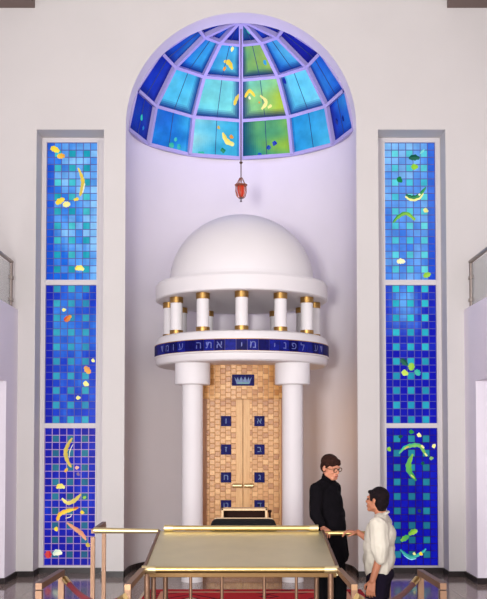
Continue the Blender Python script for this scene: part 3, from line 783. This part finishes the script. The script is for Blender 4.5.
bm = BM(); lathe(bm, [(0, -.09), (.016, -.09), (.022, -.075), (.012, -.06), (.012, .06), (.022, .075), (.016, .09), (0, .09)], (x1+.025, 9.30, LZ+.1), 14); obj('turned_knob', bm, DARKWOOD, bx_, 50)

# ------------------------------------------------------------------ brass handrails, stanchions and ropes
for s, side in ((-1, 'left'), (1, 'right')):
    X = s*.79; base = DZ
    h = thing('handrail', 'short bronze handrail running forward from the %s front corner of the table' % side, 'handrail', (X, 6.5, DZ), 'short handrails at the table corners')
    bm = BM(); sq(bm, [(X-s*.01, TN-.035, 1.108), (X, 6.5, 1.12)], .021); obj('top_rail', bm, mat('tan_bronze', (142, 110, 82), .45, .7), h)
    bm = BM(); sq(bm, [(X, 6.52, DZ), (X, 6.52, 1.10)], .021); obj('post', bm, BRONZE, h)
    bm = BM(); box(bm, (X-.05, 6.47, DZ), (X+.05, 6.57, DZ+.012), .003); obj('base_plate', bm, BRONZE, h)
    X = s*1.395
    st = thing('stanchion', '%s square bronze stanchion frame in front holding one end of a rope' % ('leftmost' if s < 0 else 'rightmost'), 'stanchion', (X, 6.85, 0), 'stanchion frames')
    bm = BM(); sq(bm, [(X, 7.27, 1.115), (X-s*-.01, 6.48, 1.13)], .022); obj('top_rail', bm, BRONZE, st)
    for yy, xo in ((7.25, 0), (6.5, s*.01)):
        bm = BM(); sq(bm, [(X+xo, yy, 0), (X+xo, yy, 1.10)], .022); po = obj('post', bm, BRONZE, st)
        bm = BM(); box(bm, (X+xo-.05, yy-.05, 0), (X+xo+.05, yy+.05, .012), .003); obj('base_plate', bm, BRONZE, po)
    # velvet rope
    a = Vector((s*1.36, 7.2, 1.075)); b = Vector((s*.80, 6.49, 1.06))
    rp = thing('velvet_rope', '%s velvet rope sagging from the stanchion to the short handrail' % ('dark red' if s < 0 else 'dark maroon, right hand'), 'rope', tuple((a+b)/2), 'velvet barrier ropes')
    pts = [a.lerp(b, t/24)-V(0, 0, .11*(1-(2*t/24-1)**2)) for t in range(25)]
    bm = BM(); tube(bm, pts[1:-1], .022, 12); obj('rope_cord', bm, VELVETRED if s < 0 else VELVETBROWN, rp, 60)
    for i, j in ((0, 2), (24, 22)):
        bm = BM(); tube(bm, [pts[i], pts[j]], .025, 12); obj('ferrule', bm, BRASS, rp, 50)
    # back rail
    Y = 9.05
    if s < 0:
        h = thing('back_handrail', 'long brass handrail on two posts left of the table top', 'handrail', (-1.43, 9.2, 0))
        bm = BM(); tube(bm, [(-.80, Y, 1.255), (-1.43, Y, 1.262)], [.022, .03], 14); obj('top_rail', bm, PALEBRASS, h, 60)
        bm = BM(); sq(bm, [(-1.432, Y-.02, 1.255), (-1.438, 9.78, 1.262)], .02); obj('return_rail', bm, BRONZE, h)
        for yy, zt in ((Y-.02, 1.2), (9.76, 1.25)):
            bm = BM(); sq(bm, [(-1.435, yy, 0), (-1.435, yy, zt)], .02); po = obj('post', bm, BRONZE, h)
            bm = BM(); box(bm, (-1.485, yy-.05, 0), (-1.385, yy+.05, .012), .003); obj('base_plate', bm, BRONZE, po)
    else:
        h = thing('back_handrail', 'brass handrail right of the table top gripped by both men', 'handrail', (1.43, 9.2, 0))
        bm = BM(); tube(bm, [(.80, Y, 1.235), (1.45, Y, 1.235)], .022, 14); obj('top_rail', bm, BRASS, h, 60)
        bm = BM(); sq(bm, [(1.43, Y, 0), (1.43, Y, 1.22)], .02); po = obj('post', bm, BRONZE, h)
        bm = BM(); box(bm, (1.38, Y-.05, 0), (1.48, Y+.05, .012), .003); obj('base_plate', bm, BRONZE, po)

# ------------------------------------------------------------------ people
SKIN = mat('skin', (190, 128, 102), .55, var=.06, scale=12, spec=.35)
SKIN2 = mat('skin_tan', (172, 112, 84), .55, var=.06, scale=12, spec=.35)
HAIRB = mat('brown_hair', (44, 22, 15), .8, var=.4, scale=60, bump=.6, bscale=90, spec=.15)
HAIRD = mat('dark_hair', (18, 8, 12), .8, var=.4, scale=60, bump=.6, bscale=90, spec=.15)
COAT = mat('black_coat', (11, 8, 13), .9, var=.2, scale=6, bump=.25, bscale=14, spec=.1)
TROUS = mat('black_trousers', (10, 9, 12), .9, spec=.1, bump=.2, bscale=12)
NAVY = mat('navy_trousers', (20, 14, 28), .9, spec=.1, bump=.2, bscale=12)
SHIRT = mat('cream_shirt', (194, 187, 173), .85, var=.04, scale=10, bump=.55, bscale=9, spec=.2)
SHOE = mat('black_shoe', (16, 14, 14), .35)
EYEM = mat('eye_dark', (40, 26, 20), .2); LIP = mat('lip', (160, 70, 62), .5); SPECT = mat('spectacle_frame', (96, 70, 44), .3, .5)
LENS = mat('spectacle_lens', (180, 160, 140), .1); LENS.node_tree.nodes['Principled BSDF'].inputs['Alpha'].default_value = .25

def hull_caps(bm, p0, r0, p1, r1, sub=2):
    b = BM()
    for p, r in ((p0, r0), (p1, r1)):
        bmesh.ops.create_icosphere(b, subdivisions=sub, radius=r, matrix=Matrix.Translation(Vector(p)))
    h = bmesh.ops.convex_hull(b, input=b.verts[:])
    bmesh.ops.delete(b, geom=list({g for g in h['geom_interior'] if isinstance(g, bmesh.types.BMVert)}), context='VERTS')
    me = bpy.data.meshes.new('t'); b.to_mesh(me); b.free(); bm.from_mesh(me); bpy.data.meshes.remove(me)
def ell(bm, c, r, rot=None, sub=3):
    m = Matrix.Translation(Vector(c)) @ (rot.to_4x4() if rot is not None else Matrix.Identity(4)) @ Matrix.Diagonal((*r, 1))
    bmesh.ops.create_icosphere(bm, subdivisions=sub, radius=1, matrix=m)
def fuse(name, bm, material, parent, voxel=.008, smooth=3, disp=0):
    """grow one continuous skin over the overlapping volumes"""
    me = bpy.data.meshes.new(name); bm.to_mesh(me); bm.free()
    o = bpy.data.objects.new('tmp', me); C.objects.link(o)
    m = o.modifiers.new('r', 'REMESH'); m.mode = 'VOXEL'; m.voxel_size = voxel
    if smooth:
        s = o.modifiers.new('s', 'SMOOTH'); s.iterations = smooth; s.factor = .5
    dg = bpy.context.evaluated_depsgraph_get(); dg.update()
    res = bpy.data.meshes.new_from_object(o.evaluated_get(dg)); bpy.data.objects.remove(o); bpy.data.meshes.remove(me)
    res.name = name; res.materials.clear()
    if disp:
        res.update()
        ns = [v.normal.copy() for v in res.vertices]
        for v, nn in zip(res.vertices, ns):
            v.co += nn*disp*(noise.noise(v.co*9)+.6*noise.noise(Vector((v.co.x*20, v.co.y*20, v.co.z*9))))
    res.polygons.foreach_set('use_smooth', [True]*len(res.polygons))
    return link(name, res, material, parent)

class Frame:
    """right, forward, up frame of a figure or head"""
    def __init__(s, o, heading, pitch=0, roll=0):
        s.o = Vector(o)
        s.R = Matrix.Rotation(heading, 3, 'Z') @ Matrix.Rotation(pitch, 3, 'X') @ Matrix.Rotation(roll, 3, 'Y')
    def __call__(s, r, f, u): return s.o + s.R @ Vector((r, f, u))

def head_shapes(bm, H, neck_base):
    ell(bm, H(0, -.012, .03), (.074, .094, .09), H.R); ell(bm, H(0, .022, -.04), (.060, .072, .078), H.R)
    hull_caps(bm, H(-.022, .062, -.095), .022, H(.022, .062, -.095), .022); hull_caps(bm, H(-.05, .0, -.065), .02, H(-.02, .06, -.095), .02); hull_caps(bm, H(.05, .0, -.065), .02, H(.02, .06, -.095), .02)
    hull_caps(bm, H(0, .088, .008), .010, H(0, .108, -.03), .0135); hull_caps(bm, H(-.012, .094, -.034), .009, H(.012, .094, -.034), .009)
    hull_caps(bm, H(-.04, .078, .02), .011, H(.04, .078, .02), .011); 
    ell(bm, H(-.036, .066, -.03), (.022, .02, .02), H.R, 2); ell(bm, H(.036, .066, -.03), (.022, .02, .02), H.R, 2)
    hull_caps(bm, H(-.018, .088, -.062), .009, H(.018, .088, -.062), .009); hull_caps(bm, H(-.016, .086, -.072), .010, H(.016, .086, -.072), .010)
    for s in (-1, 1):
        ell(bm, H(s*.077, -.012, -.008), (.010, .020, .032), H.R @ Matrix.Rotation(s*.3, 3, 'Z'), 2)
    hull_caps(bm, H(0, -.02, -.06), .055, neck_base, .058)
def face_parts(root, H):
    for s in (-1, 1):
        bm = BM(); ell(bm, H(s*.031, .082, 0), (.013, .009, .007), H.R, 2); obj('eye', bm, EYEM, root, 180)
    bm = BM(); hull_caps(bm, H(-.02, .094, -.067), .0045, H(.02, .094, -.067), .0045); obj('mouth', bm, LIP, root, 180)
def hand(bm, wrist, dirv, palm_n, thumb_side, curl=(.5, .6, .5), size=1.0, spread=.1):
    """palm, four jointed fingers and a thumb. dirv: wrist to knuckles; palm_n: out of the palm; thumb_side: across the palm towards the thumb"""
    d = dirv.normalized(); n = (palm_n - d*palm_n.dot(d)).normalized(); t = d.cross(n)
    if t.dot(thumb_side) < 0: t = -t
    k = size
    for off, r in ((-.028, .0135), (-.01, .0145), (.01, .0145), (.028, .0145)):
        hull_caps(bm, wrist+t*off*.7*k+d*.012*k, r*k, wrist+d*.088*k+t*off*1.05*k, (r-.002)*k)
    tips = []
    for i, (off, ln) in enumerate(((.033, .9), (.0115, 1.0), (-.0105, .94), (-.032, .76))):
        p = wrist+d*.09*k+t*off*k
        ang = 0; dirf = (d+t*off*spread*20).normalized()
        for j, (seg, r0, r1) in enumerate(((.042, .0095, .0088), (.026, .0088, .008), (.021, .008, .0068))):
            ang += curl[j]*(1+.08*(i-1))
            q = p+(dirf*cos(ang)+n*sin(ang))*seg*ln*k
            hull_caps(bm, p, r0*k, q, r1*k); p = q
        tips.append(p)
    p = wrist+d*.025*k+t*.028*k; q = p+(d*.6+t*.7+n*.25).normalized()*.042*k; r = q+(d*.8+t*.2+n*.45).normalized()*.03*k; u = r+(d*.85+n*.5-t*.05).normalized()*.024*k
    hull_caps(bm, p, .0145*k, q, .0115*k); hull_caps(bm, q, .011*k, r, .0095*k); hull_caps(bm, r, .0095*k, u, .0078*k)

# ---- man in black, right hand on the rail
man = thing('person', 'man in a long black coat and glasses standing behind the brass rail', 'person', (.9, 9.45, DZ), 'two men talking at the rail')
hd_ang = math.atan2(-.55, .83)-pi/2
B = Frame((.885, 9.46, DZ), math.atan2(-.62, .78)-pi/2)
Hd = Frame((.903, 9.36, 1.862), math.atan2(-.76, .65)-pi/2, radians(-13), radians(4))
neckb = B(0, .0, 1.51)
shR, shL = B(.165, -.03, 1.43), B(-.165, -.03, 1.43)
hipR, hipL = B(.085, 0, .93), B(-.085, 0, .93)
knR, knL = B(.09, .03, .50), B(-.10, .07, .50)
anR, anL = B(.09, -.02, .09), B(-.12, .05, .09)
wrR = Vector((.80, 9.145, 1.278)); elR = Vector((.735, 9.19, 1.335))
elR = shR.lerp(wrR, .5)+Vector((-.045, -.03, -.06))
elL = B(-.19, -.06, 1.12); wrL = B(-.13, -.04, .90)
bm = BM()
head_shapes(bm, Hd, neckb)
def body_core(bm, F, sR, sL, hR, hL, nb):
    ell(bm, F(0, .0, 1.24), (.16, .115, .22), F.R); ell(bm, F(0, .02, 1.05), (.145, .115, .17), F.R); ell(bm, F(0, -.01, .95), (.155, .12, .12), F.R)
    hull_caps(bm, nb, .055, sR, .05); hull_caps(bm, nb, .055, sL, .05); hull_caps(bm, F(0, 0, 1.4), .07, nb, .055)
def limb(bm, a, ra, b, rb, c, rc):
    hull_caps(bm, a, ra, b, rb); hull_caps(bm, b, rb, c, rc)
body_core(bm, B, shR, shL, hipR, hipL, neckb)
limb(bm, shR, .052, elR, .040, wrR, .028); limb(bm, shL, .052, elL, .040, wrL, .028)
limb(bm, hipR, .085, knR, .058, anR, .040); limb(bm, hipL, .085, knL, .058, anL, .040)
for a in (anR, anL): hull_caps(bm, a+V(0, 0, -.045), .038, a+B.R @ V(0, .15, -.05), .03)
hand(bm, wrR, Vector((.12, -.55, -.12)), Vector((0, -.2, -1)), Vector((1, 0, 0)), (.45, .75, .5))
hand(bm, wrL, B.R @ V(.05, .15, -1), B.R @ V(1, 0, 0), B.R @ V(0, 1, 0), (.3, .4, .3))
fuse('body', bm, SKIN, man, .005, 3)
face_parts(man, Hd)
bm = BM()    # hair: fringe, crown, sides and back
ell(bm, Hd(0, -.020, .052), (.084, .100, .082), Hd.R); ell(bm, Hd(0, -.05, .0), (.080, .066, .075), Hd.R)
hull_caps(bm, Hd(-.048, .062, .048), .022, Hd(.048, .062, .048), .022); hull_caps(bm, Hd(-.045, .052, .07), .026, Hd(.045, .052, .07), .026); hull_caps(bm, Hd(-.072, .02, .04), .018, Hd(-.074, .012, .012), .012); hull_caps(bm, Hd(.072, .02, .04), .018, Hd(.074, .012, .012), .012)
fuse('hair', bm, HAIRB, man, .006, 2, .003)
bm = BM()
for s in (-1, 1):
    pts = [Hd(s*.034+.024*cos(a), .108-.35*abs(s*.034+.024*cos(a))**1.0*.35, .0+.02*sin(a)) for a in [2*pi*k/20 for k in range(21)]]
    tube(bm, pts, .0035, 6); tube(bm, [Hd(s*.058, .1, .004), Hd(s*.076, .06, .006), Hd(s*.08, -.01, .006)], .003, 6)
tube(bm, [Hd(-.01, .105, .004), Hd(.01, .105, .004)], .003, 6)
gl = obj('glasses', bm, SPECT, man, 60)
bm = BM()     # long coat
F = B
ell(bm, F(0, .0, 1.26), (.185, .14, .22), F.R); ell(bm, F(0, .03, 1.06), (.175, .155, .19), F.R)
for fx, fy, r in ((-.1, .02, .115), (.1, .02, .115), (0, .06, .12), (0, -.03, .12)):
    hull_caps(bm, F(fx, fy, 1.0), r, F(fx*1.25, fy*1.3+.015, .76), r*.98)
hull_caps(bm, neckb+V(0, 0, -.01), .07, shR, .068); hull_caps(bm, neckb+V(0, 0, -.01), .07, shL, .068)
hull_caps(bm, F(0, -.015, 1.42), .095, neckb+V(0, 0, .02), .068)
hull_caps(bm, F(-.015, .05, 1.44), .05, F(.015, .05, 1.44), .05)
limb(bm, shR, .075, elR, .062, wrR+(elR-wrR)*.22, .046); limb(bm, shL, .075, elL, .062, wrL+(elL-wrL)*.12, .046)
hull_caps(bm, elL, .06, F(-.13, -.04, .80), .05); ell(bm, F(0, .02, 1.16), (.178, .15, .16), F.R); ell(bm, F(0, -.03, 1.36), (.17, .10, .13), F.R)
fuse('coat', bm, COAT, man, .010, 4, .004)
bm = BM(); hull_caps(bm, F(0, -.01, 1.50), .072, Hd(0, -.02, -.10), .066); fuse('turtleneck', bm, COAT, man, .008, 3)
bm = BM(); limb(bm, hipR, .105, knR, .08, anR+V(0, 0, -.03), .066); limb(bm, hipL, .105, knL, .08, anL+V(0, 0, -.03), .066)
fuse('trousers', bm, TROUS, man, .011, 3, .004)
for a in (anR, anL):
    bm = BM(); hull_caps(bm, a+V(0, 0, -.04), .05, a+B.R @ V(0, .05, -.05), .04); hull_caps(bm, a+B.R @ V(0, .05, -.052), .04, a+B.R @ V(0, .175, -.055), .036)
    fuse('shoe', bm, SHOE, man, .009, 2)

# ---- man in the white shirt, seen from behind his left shoulder
man2 = thing('person', 'dark haired man in a white shirt with rolled sleeves and dark trousers, seen from behind', 'person', (1.28, 8.82, 0), 'two men talking at the rail')
K = .965
B2 = Frame((1.30, 8.78, 0), math.atan2(.28, -.95)-pi/2)
H2 = Frame((1.283, 8.78, 1.575), math.atan2(.62, -.78)-pi/2, radians(5))
nb2 = B2(0, -.025, 1.435)
sR2, sL2 = B2(.165, -.02, 1.35), B2(-.165, -.02, 1.35)
hR2, hL2 = B2(.085, 0, .86), B2(-.085, 0, .86)
kR2, kL2 = B2(.10, .02, .46), B2(-.10, .05, .46)
aR2, aL2 = B2(.10, -.03, .085), B2(-.10, .03, .085)
wR2 = Vector((1.135, 9.045, 1.245)); eR2 = Vector((1.32, 8.92, 1.115))
eL2 = Vector((1.275, 8.56, 1.07)); wL2 = Vector((1.205, 8.565, .85))
bm = BM()
head_shapes(bm, H2, nb2)
F = B2
ell(bm, F(0, .0, 1.18), (.155, .11, .21), F.R); ell(bm, F(0, .02, 1.0), (.145, .115, .16), F.R); ell(bm, F(0, -.01, .89), (.155, .12, .12), F.R)
hull_caps(bm, nb2, .055, sR2, .05); hull_caps(bm, nb2, .055, sL2, .05); hull_caps(bm, F(0, 0, 1.33), .07, nb2, .055)
limb(bm, sR2, .05, eR2, .040, wR2, .028); limb(bm, sL2, .05, eL2, .042, wL2, .030)
limb(bm, hR2, .085, kR2, .058, aR2, .040); limb(bm, hL2, .085, kL2, .058, aL2, .040)
for a in (aR2, aL2): hull_caps(bm, a+V(0, 0, -.04), .038, a+B2.R @ V(0, .15, -.045), .03)
hand(bm, wR2, Vector((-.9, -.02, .10)), Vector((-.1, .1, -1)), Vector((0, -1, 0)), (.35, .65, .5))
hand(bm, wL2, Vector((-.16, .03, -1)), Vector((.4, .8, 0)), Vector((-.8, .4, 0)), (.35, .5, .4), 1.05)
fuse('body', bm, SKIN2, man2, .005, 3)
face_parts(man2, H2)
bm = BM()
ell(bm, H2(0, -.026, .045), (.084, .096, .084), H2.R); ell(bm, H2(0, -.052, -.01), (.079, .066, .085), H2.R); ell(bm, H2(0, -.055, -.06), (.06, .045, .05), H2.R)
hull_caps(bm, H2(-.045, .058, .072), .02, H2(.045, .058, .072), .02)
for s in (-1, 1): hull_caps(bm, H2(s*.07, .02, .045), .018, H2(s*.073, .018, .0), .012)
fuse('hair', bm, HAIRD, man2, .006, 2, .003)
bm = BM()    # shirt, blousing over the waist
ell(bm, F(0, -.01, 1.22), (.185, .145, .20), F.R); ell(bm, F(0, .0, 1.03), (.185, .15, .16), F.R); ell(bm, F(0, 0, 1.12), (.182, .15, .16), F.R)
hull_caps(bm, F(-.06, .0, 1.0), .135, F(-.06, 0, .935), .125); hull_caps(bm, F(.06, .0, 1.0), .135, F(.06, 0, .935), .125)
hull_caps(bm, nb2+V(0, 0, -.02), .068, sR2, .068); hull_caps(bm, nb2+V(0, 0, -.02), .068, sL2, .068); hull_caps(bm, F(0, -.01, 1.33), .09, nb2+V(0, 0, -.01), .066)
hull_caps(bm, sR2, .082, eR2, .072); hull_caps(bm, eR2, .070, eR2.lerp(wR2, .38), .056)
hull_caps(bm, sL2, .085, sL2.lerp(eL2, .6), .086); hull_caps(bm, sL2.lerp(eL2, .6), .086, eL2+V(0, 0, -.015), .062)
sh = fuse('shirt', bm, SHIRT, man2, .008, 2, .011)
bm = BM(); ax_ = (H2(0, -.02, -.06)-nb2).normalized()
pts = [nb2+V(0, 0, .015)+(Matrix.Rotation(2*pi*k/24, 3, ax_) @ (B2.R @ V(.068, 0, 0))) for k in range(25)]
tube(bm, pts, .011, 8); obj('collar', bm, SHIRT, sh, 60)
bm = BM(); limb(bm, hR2, .110, kR2, .085, aR2+V(0, 0, -.03), .07); limb(bm, hL2, .110, kL2, .085, aL2+V(0, 0, -.03), .07)
ell(bm, F(0, -.01, .88), (.168, .135, .10), F.R)
fuse('trousers', bm, NAVY, man2, .011, 3, .004)
for a in (aR2, aL2):
    bm = BM(); hull_caps(bm, a+V(0, 0, -.035), .05, a+B2.R @ V(0, .05, -.045), .04); hull_caps(bm, a+B2.R @ V(0, .05, -.047), .04, a+B2.R @ V(0, .175, -.05), .035)
    fuse('shoe', bm, SHOE, man2, .009, 2)

# ------------------------------------------------------------------ light
w = bpy.data.worlds.new('hall_light'); S.world = w; w.use_nodes = True
bg = w.node_tree.nodes['Background']; bg.inputs[0].default_value = (1, .98, .975, 1); bg.inputs[1].default_value = .40
def area(name, loc, tgt, size, energy, col=(1, .95, .9)):
    l = bpy.data.lights.new(name, 'AREA'); l.shape = 'RECTANGLE'; l.size, l.size_y = size; l.energy = energy; l.color = col
    o = bpy.data.objects.new(name, l); C.objects.link(o); o.location = loc
    o.rotation_euler = (Vector(tgt)-Vector(loc)).to_track_quat('-Z', 'Y').to_euler(); return o
area('hall_key', (-3.3, -3.4, 2.6), (.2, 14.5, 3.0), (2.4, 2.4), 1500, (1, .99, .985))
area('hall_fill', (2.8, -3.6, 3.0), (-.4, 14.5, 2.4), (6, 4), 680, (1, .98, .965))
wl = bpy.data.lights.new('niche_warm_fill', 'POINT'); wl.energy = 4.5; wl.color = (1, .6, .16); wl.shadow_soft_size = .3  # unseen light added behind the ark to warm the niche wall
wo = bpy.data.objects.new('niche_warm_fill', wl); C.objects.link(wo); wo.location = (.95, 15.0, 2.2)
pl_ = bpy.data.lights.new('dome_tint_fill', 'POINT'); pl_.energy = 33; pl_.color = (.44, .37, 1); pl_.shadow_soft_size = .4  # unseen light added under the dome to tint arch and niche lavender
po_ = bpy.data.objects.new('dome_tint_fill', pl_); C.objects.link(po_); po_.location = (0, 15.3, 7.9)

# ------------------------------------------------------------------ camera
cam = bpy.data.cameras.new('camera'); co = bpy.data.objects.new('camera', cam); C.objects.link(co)
co.location = (0, 0, 2.16); co.rotation_euler = (radians(90+2.25), 0, 0)
cam.sensor_fit = 'HORIZONTAL'; cam.sensor_width = 36; cam.lens = 927/487*36
cam.shift_x = (243.5-241)/487; cam.shift_y = (401.5-299.5)/487
cam.clip_end = 100
S.camera = co
S.view_settings.view_transform = 'Standard'; S.view_settings.look = 'None'; S.view_settings.exposure = 0; S.view_settings.gamma = 1
